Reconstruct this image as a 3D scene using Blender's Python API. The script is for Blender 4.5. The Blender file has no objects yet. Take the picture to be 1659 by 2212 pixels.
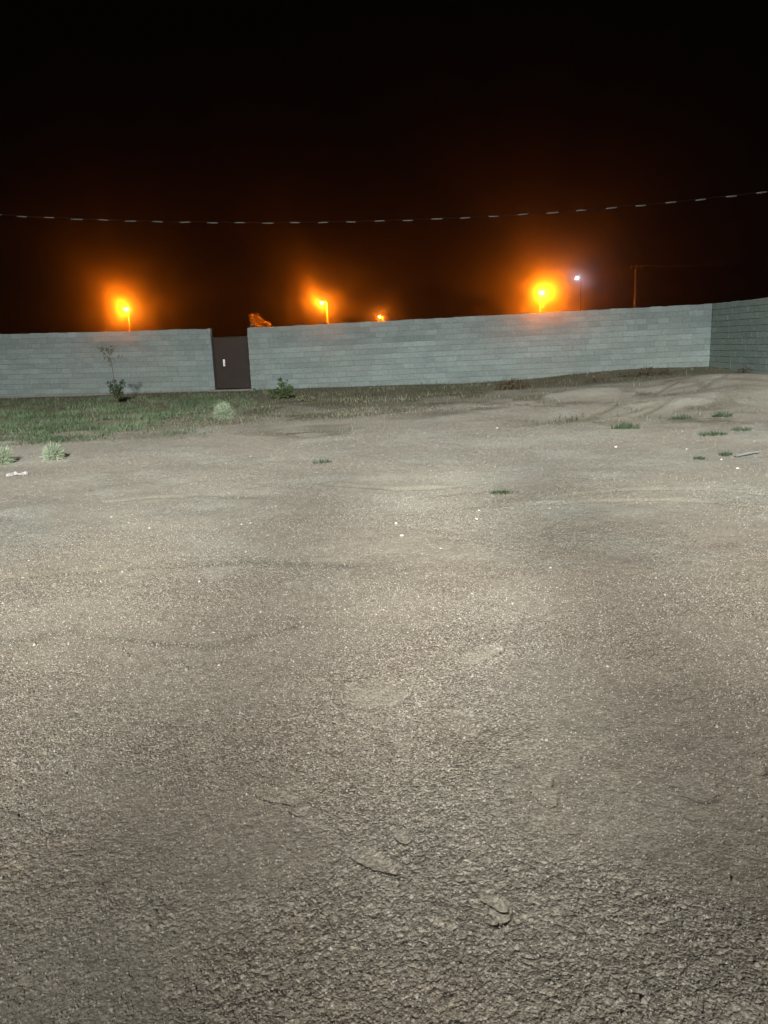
import bpy, math, random
import numpy as np
from mathutils import Vector

random.seed(7)
rng = np.random.default_rng(11)
scene = bpy.context.scene
COL = scene.collection
R = math.radians

# ------------------------------------------------------------------ camera
F = 1664.0                      # focal length in units of a 1659 x 2212 picture
CAMZ = 1.6
PITCH, ROLL = R(12.3), R(2.2)
fwd = np.array([0, math.cos(PITCH), -math.sin(PITCH)])
up0 = np.array([0, math.sin(PITCH), math.cos(PITCH)])
rt0 = np.array([1.0, 0, 0])
rt = math.cos(ROLL) * rt0 - math.sin(ROLL) * up0
up = math.sin(ROLL) * rt0 + math.cos(ROLL) * up0
cam_d = bpy.data.cameras.new('camera')
cam = bpy.data.objects.new('camera', cam_d)
COL.objects.link(cam)
cam_d.sensor_fit = 'VERTICAL'
cam_d.sensor_height = 34.6
cam_d.lens = 34.6 * F / 2212.0
cam_d.clip_start = 0.05
cam_d.clip_end = 2000
from mathutils import Matrix
m = Matrix(((rt[0], up[0], -fwd[0], 0), (rt[1], up[1], -fwd[1], 0), (rt[2], up[2], -fwd[2], CAMZ), (0, 0, 0, 1)))
cam.matrix_world = m
scene.camera = cam


def ray(px, py):
    u, v = (px - 829.5) / F, -(py - 1106) / F
    return fwd + u * rt + v * up


def at_y(px, py, y):
    d = ray(px, py)
    t = y / d[1]
    return np.array([d[0] * t, y, CAMZ + d[2] * t])


# ------------------------------------------------------------------ noise
def _hash(ix, iy, seed):
    h = (ix.astype(np.int64) * 374761393 + iy.astype(np.int64) * 668265263 + seed * 974634541) & 0xFFFFFFFF
    h = ((h ^ (h >> 13)) * 1274126177) & 0xFFFFFFFF
    h = ((h ^ (h >> 16)) * 2246822519) & 0xFFFFFFFF
    return ((h ^ (h >> 15)) & 0xFFFFFF) / float(0xFFFFFF)


def vn(x, y, seed=0):
    xi, yi = np.floor(x), np.floor(y)
    fx, fy = x - xi, y - yi
    fx = fx * fx * fx * (fx * (fx * 6 - 15) + 10)
    fy = fy * fy * fy * (fy * (fy * 6 - 15) + 10)
    a, b = _hash(xi, yi, seed), _hash(xi + 1, yi, seed)
    c, d = _hash(xi, yi + 1, seed), _hash(xi + 1, yi + 1, seed)
    return (a + (b - a) * fx) * (1 - fy) + (c + (d - c) * fx) * fy - 0.5


def fbm(x, y, seed=0, octv=3, gain=0.5):
    s, a = 0, 1.0
    for o in range(octv):
        c, n = math.cos(0.6 * o + seed), math.sin(0.6 * o + seed)
        s = s + a * vn((x * c - y * n) * 2 ** o + 17.3 * o, (x * n + y * c) * 2 ** o - 9.1 * o, seed + o)
        a *= gain
    return s


def ss(a, b, x):
    t = np.clip((x - a) / (b - a), 0, 1)
    return t * t * (3 - 2 * t)


def gauss(x, y, cx, cy, sx, sy, rot=0.0):
    c, n = math.cos(rot), math.sin(rot)
    u, v = (x - cx) * c + (y - cy) * n, -(x - cx) * n + (y - cy) * c
    return np.exp(-0.5 * ((u / sx) ** 2 + (v / sy) ** 2))


# ------------------------------------------------------------------ terrain
def H_base(x, y):
    x = np.asarray(x, float); y = np.asarray(y, float)
    inside = 1 - ss(29, 34, y)
    h = 0.05 * fbm(x * 0.22, y * 0.22, 3, 2) + 0.030 * fbm(x * 0.8, y * 0.8, 9, 2)
    h = h * inside
    h = h + 0.22 * ss(2, 12.5, x) * ss(15, 26, y) * inside
    h = h + 0.16 * gauss(x, y, 9.3, 28.0, 2.6, 1.6) * inside            # bank of sand against the wall
    h = h + 0.42 * gauss(x, y, 9.4, 20.2, 1.9, 2.0, 0.25)               # sand mound on the right
    h = h + 0.16 * gauss(x, y, 5.2, 20.6, 1.1, 0.8, 0.1)
    h = h + 0.12 * gauss(x, y, 3.6, 22.5, 2.4, 0.7, 0.1)
    h = h + 0.10 * gauss(x, y, 6.8, 17.4, 2.2, 0.5, 0.2)
    h = h + 0.06 * gauss(x, y, 2.2, 17.5, 2.0, 0.6, 0.15)
    h = h + 0.05 * ss(20, 29, y) * inside
    return h


def polydist(x, y, pts):
    best = np.full(np.shape(x), 1e9)
    sgn = np.zeros(np.shape(x))
    for (ax, ay), (bx, by) in zip(pts[:-1], pts[1:]):
        dx, dy = bx - ax, by - ay
        L = math.hypot(dx, dy)
        t = np.clip(((x - ax) * dx + (y - ay) * dy) / (L * L), 0, 1)
        d = np.hypot(x - ax - t * dx, y - ay - t * dy)
        s = ((x - ax) * dy - (y - ay) * dx) / L
        k = d < best
        best = np.where(k, d, best)
        sgn = np.where(k, np.sign(s), sgn)
    return best, sgn


def flat(px, py):
    d = ray(px, py)
    t = -CAMZ / d[2]
    return (d[0] * t, d[1] * t)


RUTS = [
    ([flat(1050, 1088), flat(1180, 1072), flat(1330, 1056), flat(1500, 1052), flat(1690, 1068)], 0.030, 0.09),
    ([flat(1000, 1100), flat(1140, 1090), flat(1300, 1078), flat(1480, 1078), flat(1700, 1098)], 0.022, 0.08),
    ([flat(230, 1082), flat(330, 1074), flat(430, 1068), flat(560, 1072)], 0.020, 0.07),
    ([flat(700, 1046), flat(860, 1056), flat(1010, 1050)], 0.026, 0.08),
    ([flat(870, 1076), flat(1010, 1066), flat(1120, 1062)], 0.024, 0.08),
    ([flat(0, 1250), flat(130, 1238), flat(330, 1225), flat(520, 1215), flat(760, 1222)], 0.010, 0.08),
    ([flat(0, 1400), flat(150, 1370), flat(300, 1385), flat(470, 1400), flat(640, 1360)], 0.007, 0.07),
    ([flat(1240, 905), flat(1400, 868), flat(1540, 838)], 0.035, 0.14),
    ([flat(1300, 915), flat(1450, 876), flat(1590, 846)], 0.03, 0.14),
    ([flat(1180, 920), flat(1290, 902), flat(1420, 880)], 0.03, 0.12),
]
# footprints: picture position, heading in degrees, length, width, depth
PRINTS = [
    (805, 1508, 86, 0.30, 0.30, 0.0230), (1040, 1420, -50, 0.34, 0.15, 0.0260), (1100, 1330, 78, 0.28, 0.12, 0.0095),
    (1000, 1575, 80, 0.26, 0.13, 0.0081), (868, 1612, 80, 0.22, 0.10, 0.0068), (590, 1728, 32, 0.24, 0.08, 0.0108),
    (648, 1760, 75, 0.10, 0.07, 0.0121), (800, 1872, 42, 0.24, 0.07, 0.0149), (1062, 1958, 50, 0.13, 0.05, 0.0162),
    (1085, 1990, 120, 0.12, 0.05, 0.0135), (1172, 1690, 82, 0.16, 0.06, 0.0108), (1178, 1728, 86, 0.2, 0.09, 0.0068),
    (866, 1822, 60, 0.10, 0.05, 0.0108), (420, 1425, 80, 0.3, 0.14, 0.0081),
    (740, 1240, 88, 0.3, 0.14, 0.0108), (470, 1235, 85, 0.5, 0.25, 0.0108), (1615, 1655, 85, 0.2, 0.08, 0.0081),
    (1480, 1690, 80, 0.34, 0.2, 0.0068), (300, 1400, 80, 0.3, 0.14, 0.0081),
]
PRINT_W = [(flat(a, b), R(c), l, w, d * (1.7 if d > .02 else 1.35)) for a, b, c, l, w, d in PRINTS]


VPATCH = [(*flat(a, b), c, d) for a, b, c, d in ((1280, 905, 1.2, .5), (1390, 865, 1.3, .8), (1470, 880, 1.0, .5), (1550, 905, .9, .6), (1590, 930, .8, .5), (1010, 885, 1.6, .7), (860, 882, 1.4, .6), (1160, 868, 1.5, .8), (650, 935, 1.0, .5), (1330, 840, 2, .8), (1640, 900, .9, .6))]


def veg_green(x, y):
    a = ss(-2.6, -6.5, x + 0.9 * fbm(x * 0.5, y * 0.5, 41, 2)) * ss(13.2, 15.2, y + 1.4 * fbm(x * 0.7, y * 0.7, 42, 2) + 0.32 * (x + 8.5) * -0.9)
    return a * (1 - ss(26, 28.5, y)) * ss(-0.25, 0.15, fbm(x * 1.3, y * 1.3, 43, 3))


def veg_dry(x, y):
    edge = np.interp(x, [-16, -9, -5, -1, 1.5, 4, 7, 10, 13], [16, 16, 15.8, 15.6, 18.2, 21.8, 25.0, 26.2, 27])
    ex = 0
    for px_, py_, sx_, sy_ in VPATCH:
        ex = np.maximum(ex, gauss(x, y, px_, py_, sx_, sy_, .1))
    ex = .8 * ex * ss(-.1, .25, fbm(x * 1.7, y * 1.7, 57, 2))
    return ex + (1 - ex) * ss(-0.8, 2.2, y - edge + 1.9 * fbm(x * 0.45, y * 0.6, 51, 3)) * (1 - ss(30.2, 30.9, y)) * (0.35 + 0.65 * ss(-0.3, 0.2, fbm(x * 1.1, y * 1.1, 52, 3)))


def H_full(x, y):
    """height, smooth-sand mask"""
    r = np.hypot(x, y)
    h = H_base(x, y)
    smooth = np.zeros_like(x)
    for pts, dep, wid in RUTS:
        d, s = polydist(x, y, pts)
        d2 = d + 0.05 * fbm(x * 3, y * 3, 77, 2)
        wid = wid * .62
        mod = ss(-0.28, 0.12, fbm(x * 1.1, y * 1.1, 79, 2))
        h = h - mod * dep * np.exp(-(d2 / wid) ** 2) + 0.10 * mod * dep * np.exp(-((d2 - 2.0 * wid) / wid) ** 2)
    for (cx, cy), a, l, w, dep in PRINT_W:
        c, n = math.cos(a), math.sin(a)
        wob = 0.16 * w * fbm(x * 16, y * 16, int(abs(cx * 100)) % 97, 3)
        u, v = ((x - cx) * n + (y - cy) * c), ((x - cx) * c - (y - cy) * n)
        q = np.sqrt((v / (l * 0.5)) ** 2 + ((u + wob) / (w * 0.5)) ** 2)
        hy = abs(n) * l * .5 + abs(c) * w * .5
        slope = 1 - 0.93 * ss(-1.0, 0.6, u / (w * .5) if a < 0 else (y - cy) / hy)
        h = h - dep * slope * (1 - ss(0.86, 1.03, q)) + 0.18 * dep * slope * np.exp(-((q - 1.25) / 0.25) ** 2)
        smooth = np.maximum(smooth, 0.62 * (1 - ss(0.6, 1.4, q)))
    # loose patchy smoothness (wind-swept fine sand) and gravelly clods elsewhere
    patch = ss(-0.10, 0.28, fbm(x * 0.9 + 3, y * 0.9, 21, 3))
    smooth = np.maximum(smooth, 0.8 * patch)
    rough = 1 - 0.7 * smooth
    fade = lambda lo, hi: 1 - ss(lo, hi, r)
    # grain is stretched a little along one drift direction
    c, n = math.cos(0.35), math.sin(0.35)
    xs, ys = x * c + y * n, (-x * n + y * c) * 1.15
    clod = fbm(xs * 7, ys * 7, 5, 3, 0.55)
    h = h + rough * (0.0060 * clod * fade(9, 22)
                     + 0.0036 * fbm(xs * 19, ys * 19, 15, 2, 0.6) * fade(5, 11)
                     + 0.0034 * vn(xs * 46, ys * 46, 31) * fade(4.5, 8)
                     + 0.0046 * vn(xs * 80, ys * 80, 35) * fade(3.0, 5.5)
                     + 0.0022 * vn(xs * 150, ys * 150, 36) * fade(2.0, 3.0))
    h = h + 0.013 * fbm(x * 2.2, y * 2.2, 61, 3) * fade(18, 40)
    return h, smooth


def Hs(x, y):
    return float(H_base(np.array([x]), np.array([y]))[0])


def at_g(px, py):
    d = ray(px, py)
    t = -CAMZ / d[2]
    for _ in range(25):
        z = Hs(d[0] * t, d[1] * t)
        t = 0.5 * t + 0.5 * (z - CAMZ) / d[2]
    return np.array([d[0] * t, d[1] * t, CAMZ + d[2] * t])


# ------------------------------------------------------------------ mesh helpers
def quick_mesh(name, V, faces_tri=None, faces_quad=None):
    me = bpy.data.meshes.new(name)
    V = np.asarray(V, np.float32)
    me.vertices.add(len(V)); me.vertices.foreach_set('co', V.ravel())
    loops, starts, tot = [], [], 0
    if faces_tri is not None and len(faces_tri):
        ft = np.asarray(faces_tri, np.int32); loops.append(ft.ravel())
        starts.append(np.arange(len(ft)) * 3); tot = len(ft) * 3
    if faces_quad is not None and len(faces_quad):
        fq = np.asarray(faces_quad, np.int32); loops.append(fq.ravel())
        starts.append(tot + np.arange(len(fq)) * 4)
    loops = np.concatenate(loops); starts = np.concatenate(starts).astype(np.int32)
    me.loops.add(len(loops)); me.loops.foreach_set('vertex_index', loops.astype(np.int32))
    me.polygons.add(len(starts)); me.polygons.foreach_set('loop_start', starts)
    me.update(calc_edges=True)
    return me


def vattr(me, name, vals, dom='POINT'):
    a = me.attributes.new(name, 'FLOAT', dom)
    a.data.foreach_set('value', np.asarray(vals, np.float32))


def link(name, me, mat=None, parent=None, smooth=False):
    o = bpy.data.objects.new(name, me)
    COL.objects.link(o)
    if mat is not None:
        me.materials.append(mat)
    if parent is not None:
        o.parent = parent
    if smooth:
        me.polygons.foreach_set('use_smooth', np.ones(len(me.polygons), bool))
    return o


def tag(o, label=None, cat=None, group=None, kind=None):
    for k, v in (('label', label), ('category', cat), ('group', group), ('kind', kind)):
        if v:
            o[k] = v
    return o


def empty(name, loc, label, cat, group=None):
    o = bpy.data.objects.new(name, None)
    COL.objects.link(o)
    o.location = tuple(float(c) for c in loc)
    o.empty_display_size = 0.2
    return tag(o, label, cat, group)


class MB:
    def __init__(s):
        s.v, s.f, s.a = [], [], []

    def add(s, vs, fs, val=0.0):
        b = len(s.v)
        s.v += [tuple(map(float, p)) for p in vs]
        s.f += [tuple(b + i for i in f) for f in fs]
        s.a += [val] * len(vs)

    def box(s, c, d, val=0.0, rot=0.0):
        cs, sn = math.cos(rot), math.sin(rot)
        P = []
        for dx in (-.5, .5):
            for dy in (-.5, .5):
                for dz in (-.5, .5):
                    x, y = dx * d[0], dy * d[1]
                    P.append((c[0] + x * cs - y * sn, c[1] + x * sn + y * cs, c[2] + dz * d[2]))
        s.add(P, [(0, 1, 3, 2), (4, 6, 7, 5), (0, 4, 5, 1), (2, 3, 7, 6), (0, 2, 6, 4), (1, 5, 7, 3)], val)

    def tube(s, pts, rad, n=8, val=0.0, cap=True):
        pts = [np.array(p, float) for p in pts]
        if not hasattr(rad, '__len__'):
            rad = [rad] * len(pts)
        rings = []
        for i, p in enumerate(pts):
            t = pts[min(i + 1, len(pts) - 1)] - pts[max(i - 1, 0)]
            t /= np.linalg.norm(t) + 1e-9
            ref = np.array([0, 0, 1.0]) if abs(t[2]) < .9 else np.array([1.0, 0, 0])
            a = np.cross(t, ref); a /= np.linalg.norm(a)
            b = np.cross(t, a)
            rings.append([p + rad[i] * (math.cos(2 * math.pi * k / n) * a + math.sin(2 * math.pi * k / n) * b) for k in range(n)])
        vs = [q for r_ in rings for q in r_]
        fs = []
        for i in range(len(pts) - 1):
            for k in range(n):
                fs.append((i * n + k, i * n + (k + 1) % n, (i + 1) * n + (k + 1) % n, (i + 1) * n + k))
        if cap:
            fs.append(tuple(range(n - 1, -1, -1)))
            fs.append(tuple((len(pts) - 1) * n + k for k in range(n)))
        s.add(vs, fs, val)

    def lathe(s, prof, n=20, val=0.0, c=(0, 0, 0)):
        vs = []
        for r_, z in prof:
            for k in range(n):
                a = 2 * math.pi * k / n
                vs.append((c[0] + r_ * math.cos(a), c[1] + r_ * math.sin(a), c[2] + z))
        fs = []
        for i in range(len(prof) - 1):
            for k in range(n):
                fs.append((i * n + k, i * n + (k + 1) % n, (i + 1) * n + (k + 1) % n, (i + 1) * n + k))
        s.add(vs, fs, val)

    def build(s, name, mat, parent=None, attr=None, smooth=False):
        me = bpy.data.meshes.new(name)
        me.from_pydata(s.v, [], s.f)
        me.update()
        if attr:
            vattr(me, attr, s.a)
        return link(name, me, mat, parent, smooth)


# ------------------------------------------------------------------ materials
class NT:
    def __init__(s, tree):
        s.t = tree; tree.nodes.clear()

    def n(s, typ, **kw):
        nd = s.t.nodes.new(typ)
        for k, v in kw.items():
            if k.startswith('i_'):
                key = k[2:]
                key = int(key) if key.isdigit() else key
                s.set(nd, key, v)
            else:
                setattr(nd, k, v)
        return nd

    def set(s, nd, key, v):
        if isinstance(v, bpy.types.NodeSocket):
            s.t.links.new(v, nd.inputs[key])
        else:
            if isinstance(v, (tuple, list)) and len(v) == 3 and nd.inputs[key].type == 'RGBA':
                v = (*v, 1)
            nd.inputs[key].default_value = v

    def attr(s, name):
        return s.n('ShaderNodeAttribute', attribute_name=name).outputs['Fac']

    def math(s, op, a, b=0.0, clamp=False):
        nd = s.n('ShaderNodeMath', operation=op, use_clamp=clamp)
        s.set(nd, 0, a); s.set(nd, 1, b)
        return nd.outputs[0]

    def noise(s, vec, scale, detail=3.0, rough=0.55):
        nd = s.n('ShaderNodeTexNoise')
        s.set(nd, 'Vector', vec); s.set(nd, 'Scale', scale); s.set(nd, 'Detail', detail); s.set(nd, 'Roughness', rough)
        return nd.outputs['Fac']

    def rng(s, v, a, b, c=0.0, d=1.0):
        nd = s.n('ShaderNodeMapRange', clamp=True)
        s.set(nd, 'Value', v); s.set(nd, 'From Min', a); s.set(nd, 'From Max', b); s.set(nd, 'To Min', c); s.set(nd, 'To Max', d)
        return nd.outputs[0]

    def mix(s, f, a, b, mode='MIX'):
        nd = s.n('ShaderNodeMix', data_type='RGBA', blend_type=mode)
        s.set(nd, 0, f)
        s.set(nd, 6, a); s.set(nd, 7, b)
        return nd.outputs[2]


def new_mat(name):
    mt = bpy.data.materials.new(name)
    mt.use_nodes = True
    return mt, NT(mt.node_tree)


def finish(t, color, rough=0.8, bump=None, bstr=0.5, bdist=0.01, metal=0.0, spec=0.3):
    b = t.n('ShaderNodeBsdfPrincipled')
    t.set(b, 'Base Color', color); t.set(b, 'Roughness', rough); t.set(b, 'Metallic', metal)
    t.set(b, 'Specular IOR Level', spec)
    if bump is not None:
        bm = t.n('ShaderNodeBump')
        t.set(bm, 'Strength', bstr); t.set(bm, 'Distance', bdist); t.set(bm, 'Height', bump)
        t.set(b, 'Normal', bm.outputs[0])
    o = t.n('ShaderNodeOutputMaterial')
    t.t.links.new(b.outputs[0], o.inputs[0])
    return b


def simple(name, col, rough=0.7, metal=0.0, var=0.15, scale=8.0, spec=0.3):
    mt, t = new_mat(name)
    v = t.n('ShaderNodeTexCoord').outputs['Object']
    nz = t.noise(v, scale, 4)
    c2 = tuple(c * (1 - var) for c in col); c1 = tuple(min(1, c * (1 + var)) for c in col)
    finish(t, t.mix(t.rng(nz, .3, .7), c2, c1), rough, nz, 0.25, 0.01, metal, spec)
    return mt


def attr_ramp(name, lo, hi, rough=0.8, attr='tint', trans=0.0):
    mt, t = new_mat(name)
    col = t.mix(t.attr(attr), lo, hi)
    b = finish(t, col, rough, spec=0.15)
    if trans:
        tr = t.n('ShaderNodeBsdfTranslucent'); t.set(tr, 0, col)
        ms = t.n('ShaderNodeMixShader', i_0=trans)
        t.t.links.new(b.outputs[0], ms.inputs[1]); t.t.links.new(tr.outputs[0], ms.inputs[2])
        t.t.links.new(ms.outputs[0], t.t.nodes['Material Output'].inputs[0])
    return mt


def ground_material():
    mt, t = new_mat('sand_and_grit')
    P = t.n('ShaderNodeTexCoord').outputs['Object']
    veg, sm, damp = t.attr('veg'), t.attr('smooth'), t.attr('soil')
    n1 = t.noise(P, 0.35, 4); n2 = t.noise(P, 1.7, 4); n3 = t.noise(P, 0.8, 3)
    col = t.mix(t.rng(n1, .35, .65), (.46, .395, .305), (.405, .345, .27))
    col = t.mix(t.rng(n2, .5, .68, 0, .45), col, (.385, .325, .275))               # rosy sand
    off = t.n('ShaderNodeMapping'); t.set(off, 'Vector', P); t.set(off, 'Location', (31., 7., 3.))
    n4 = t.noise(off.outputs[0], 0.9, 3)
    silt = t.attr('silt')
    col = t.mix(t.math('MULTIPLY', silt, .8), col, (.43, .415, .345))
    col = t.mix(t.math('MULTIPLY', t.rng(n4, .5, .62, .06, .75), t.rng(silt, 0, 1, .35, 1)), col, (.53, .545, .465))             # greyish fine dust
    col = t.mix(t.math('MULTIPLY', sm, .35), col, (.44, .40, .32))
    # dark grit between pale grains
    g1 = t.noise(P, 80, 3, .6); g2 = t.noise(P, 150, 2, .6); g3 = t.noise(P, 17, 3, .6)
    grit = t.math('ADD', t.math('MULTIPLY', g1, .6), t.math('MULTIPLY', g2, .4))
    k = t.rng(grit, .38, .62, .66, 1.25)
    k = t.math('MULTIPLY', k, t.rng(g3, .3, .7, .84, 1.12))
    kk = t.n('ShaderNodeCombineXYZ', i_0=k, i_1=k, i_2=k).outputs[0]
    col = t.mix(1.0, col, kk, 'MULTIPLY')
    vo = t.n('ShaderNodeTexVoronoi', feature='F1'); t.set(vo, 'Vector', P); t.set(vo, 'Scale', 58.0)
    sep = t.n('ShaderNodeSeparateColor'); t.set(sep, 0, vo.outputs['Color'])
    speck = t.math('MULTIPLY', t.rng(sep.outputs[0], .86, .9), t.rng(vo.outputs['Distance'], .42, .28))
    col = t.mix(t.math('MULTIPLY', speck, t.math('SUBTRACT', 1.0, veg)), col, (.62, .57, .48))
    # soil under the weeds, old tracks of darker earth
    soil = t.mix(t.rng(t.noise(P, 3.5, 5, .65), .3, .7), (.085, .078, .048), (.17, .155, .10))
    col = t.mix(t.math('MULTIPLY', veg, .92), col, soil)
    col = t.mix(damp, col, t.mix(t.rng(n3, .3, .7), (.16, .15, .095), (.23, .215, .15)))
    bh = t.math('ADD', t.math('MULTIPLY', g1, .9), t.math('ADD', t.math('MULTIPLY', g2, .5), t.math('MULTIPLY', g3, .6)))
    wp = t.n('ShaderNodeTexNoise', i_Scale=45.0, i_Detail=2.0); t.set(wp, 'Vector', P)
    va = t.n('ShaderNodeVectorMath', operation='MULTIPLY_ADD'); t.set(va, 0, wp.outputs['Color']); t.set(va, 1, (.012, .012, .012)); t.set(va, 2, P)
    g = None
    for sc_, am_, lo_, hi_ in ((88.0, 1.0, .64, 1.34), (190.0, .5, .72, 1.25)):
        v2 = t.n('ShaderNodeTexVoronoi', feature='F1'); t.set(v2, 'Vector', va.outputs[0]); t.set(v2, 'Scale', sc_)
        d2 = t.math('MULTIPLY', t.math('POWER', v2.outputs['Distance'], 1.6), -am_)
        g = d2 if g is None else t.math('ADD', g, d2)
        sp2 = t.n('ShaderNodeSeparateColor'); t.set(sp2, 0, v2.outputs['Color'])
        kc = t.rng(sp2.outputs[1], 0, 1, lo_, hi_)
        amt = t.math('SUBTRACT', 1.0, t.math('MULTIPLY', sm, .88))
        kcc = t.n('ShaderNodeCombineXYZ', i_0=kc, i_1=kc, i_2=kc).outputs[0]
        col = t.mix(amt, col, t.mix(1.0, col, kcc, 'MULTIPLY'))
    g = t.math('MULTIPLY', g, amt)
    bh = t.math('ADD', t.math('MULTIPLY', bh, .35), g)
    finish(t, col, .88, bh, .62, .0095, spec=.35)
    return mt


def block_material(name, lo, hi):
    mt, t = new_mat(name)
    P = t.n('ShaderNodeTexCoord').outputs['Object']
    tint = t.attr('tint')
    col = t.mix(tint, lo, hi)
    st = t.noise(P, 0.45, 4, .6)
    col = t.mix(t.rng(st, .42, .62, 0, .5), col, tuple(.5 * (a + b) * c for a, b, c in zip(lo, hi, (1.0, .92, .86))))
    fine = t.noise(P, 14, 5, .7)
    k = t.rng(fine, .3, .7, .8, 1.15)
    kk = t.n('ShaderNodeCombineXYZ', i_0=k, i_1=k, i_2=k).outputs[0]
    col = t.mix(1.0, col, kk, 'MULTIPLY')
    low = t.n('ShaderNodeSeparateXYZ'); t.set(low, 0, P)
    finish(t, col, .93, fine, .5, .02, spec=.15)
    return mt


M_ground = ground_material()
M_block = block_material('concrete_block', (.172, .218, .214), (.310, .378, .368))
M_blockdark = block_material('side_concrete_block', (.20, .262, .246), (.275, .355, .335))
M_mortar = simple('mortar', (.16, .19, .185), .95)
M_concrete = simple('concrete', (.20, .205, .19), .9)
M_door = simple('brown_door_paint', (.030, .022, .018), .55, var=.12, scale=3)
M_frame = simple('dark_frame_paint', (.018, .015, .013), .6)
M_white = simple('white_plate', (.85, .86, .84), .35, var=.03)
M_pole = simple('galvanised_pole', (.30, .29, .27), .6, .3)
M_wood = simple('weathered_pole', (.022, .022, .023), .85)
M_cable = simple('black_cable', (.004, .004, .004), .6, spec=.05)
M_dash = simple('flicker_dash', (.015, .0135, .0125), .6)
M_head = simple('lamp_housing', (.16, .155, .15), .5, .4)
M_stone = attr_ramp('pale_stone', (.30, .26, .21), (.66, .62, .54))
M_gravel = attr_ramp('gravel_grain', (.30, .255, .195), (.82, .77, .68), .6)
M_grass = attr_ramp('green_grass', (.07, .115, .06), (.19, .26, .15), trans=.25)
M_dry = attr_ramp('dry_grass', (.09, .10, .055), (.30, .32, .21), trans=.2)
M_tuft = attr_ramp('tuft_green', (.05, .085, .045), (.125, .18, .105), trans=.25)
M_weed = attr_ramp('pale_weed', (.22, .28, .185), (.50, .57, .41), trans=.2)
M_leaf = attr_ramp('dark_leaf', (.018, .038, .016), (.06, .10, .045), trans=.2)
M_bush = attr_ramp('bush_leaf', (.03, .055, .02), (.10, .15, .06), trans=.2)
M_brush = attr_ramp('dry_brush', (.05, .04, .02), (.13, .11, .06), trans=.15)
M_bark = simple('bark', (.10, .08, .06), .9)
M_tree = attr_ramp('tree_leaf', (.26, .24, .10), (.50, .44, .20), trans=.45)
M_stick = simple('bleached_stick', (.24, .26, .245), .7)
M_litter = simple('white_litter', (.42, .42, .40), .5, var=.04)


def emis(name, col, s):
    mt, t = new_mat(name)
    e = t.n('ShaderNodeEmission'); t.set(e, 0, col); t.set(e, 1, s)
    o = t.n('ShaderNodeOutputMaterial'); t.t.links.new(e.outputs[0], o.inputs[0])
    return mt


M_bulb = emis('sodium_bowl', (1.0, .62, .16), 28.0)
M_bulbw = emis('white_diode_panel', (.86, .92, 1.0), 14.0)

# ------------------------------------------------------------------ ground sheet
def build_ground():
    rr = [0.8]
    while rr[-1] < 60:
        rr.append(rr[-1] * (1.0021 if rr[-1] < 3.6 else 1.0036 if rr[-1] < 8 else (1.0055 if rr[-1] < 34 else 1.02)) )
    while rr[-1] < 250:
        rr.append(rr[-1] * 1.12)
    rr = np.array(rr)
    th = np.concatenate([np.linspace(-R(46), R(46), 860), np.linspace(R(46), 2 * math.pi - R(46), 90)[1:-1]])
    n, k = len(rr), len(th)
    RR, TH = np.meshgrid(rr, th, indexing='ij')
    X, Y = (RR * np.sin(TH)).ravel(), (RR * np.cos(TH)).ravel()
    Z, sm = H_full(X, Y)
    V = np.stack([X, Y, Z], 1)
    i = np.arange(n - 1)[:, None] * k; j = np.arange(k)[None, :]; j2 = (j + 1) % k
    Q = np.stack([i + j, i + k + j, i + k + j2, i + j2], -1).reshape(-1, 4)
    V = np.concatenate([V, [[0, 0, float(H_base(0, 0))]]])
    c = n * k
    T = np.stack([np.full(k, c), np.arange(k), (np.arange(k) + 1) % k], 1)
    me = quick_mesh('ground', V, T, Q)
    veg = np.maximum(veg_dry(X, Y), veg_green(X, Y))
    soil = 0.75 * ss(0.0, 0.34, fbm(X * 0.5, Y * 0.9, 91, 3)) * ss(12, 17, Y) * ss(30.5, 26, Y)
    soil = np.maximum(soil, 0.95 * ss(20.5, 25.5, Y - 0.10 * X + 1.2 * fbm(X * .6, Y * .6, 93, 2)))
    for pts, dep, wid in RUTS:
        d, s = polydist(X, Y, pts)
        soil = np.maximum(soil, 0.45 * np.exp(-((d + 0.06 * fbm(X * 3, Y * 3, 78, 2)) / wid) ** 2))
    for nm, a in (('veg', veg), ('smooth', sm), ('soil', soil), ('silt', ss(3.6, 8.5, Y + 1.6 * fbm(X * .5, Y * .5, 95, 2)))):
        vattr(me, nm, np.concatenate([a, [0]]))
    o = link('ground', me, M_ground, None, True)
    tag(o, 'sandy gravelly bare lot with footprints and tyre ruts', 'ground', kind='structure')


build_ground()


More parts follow.
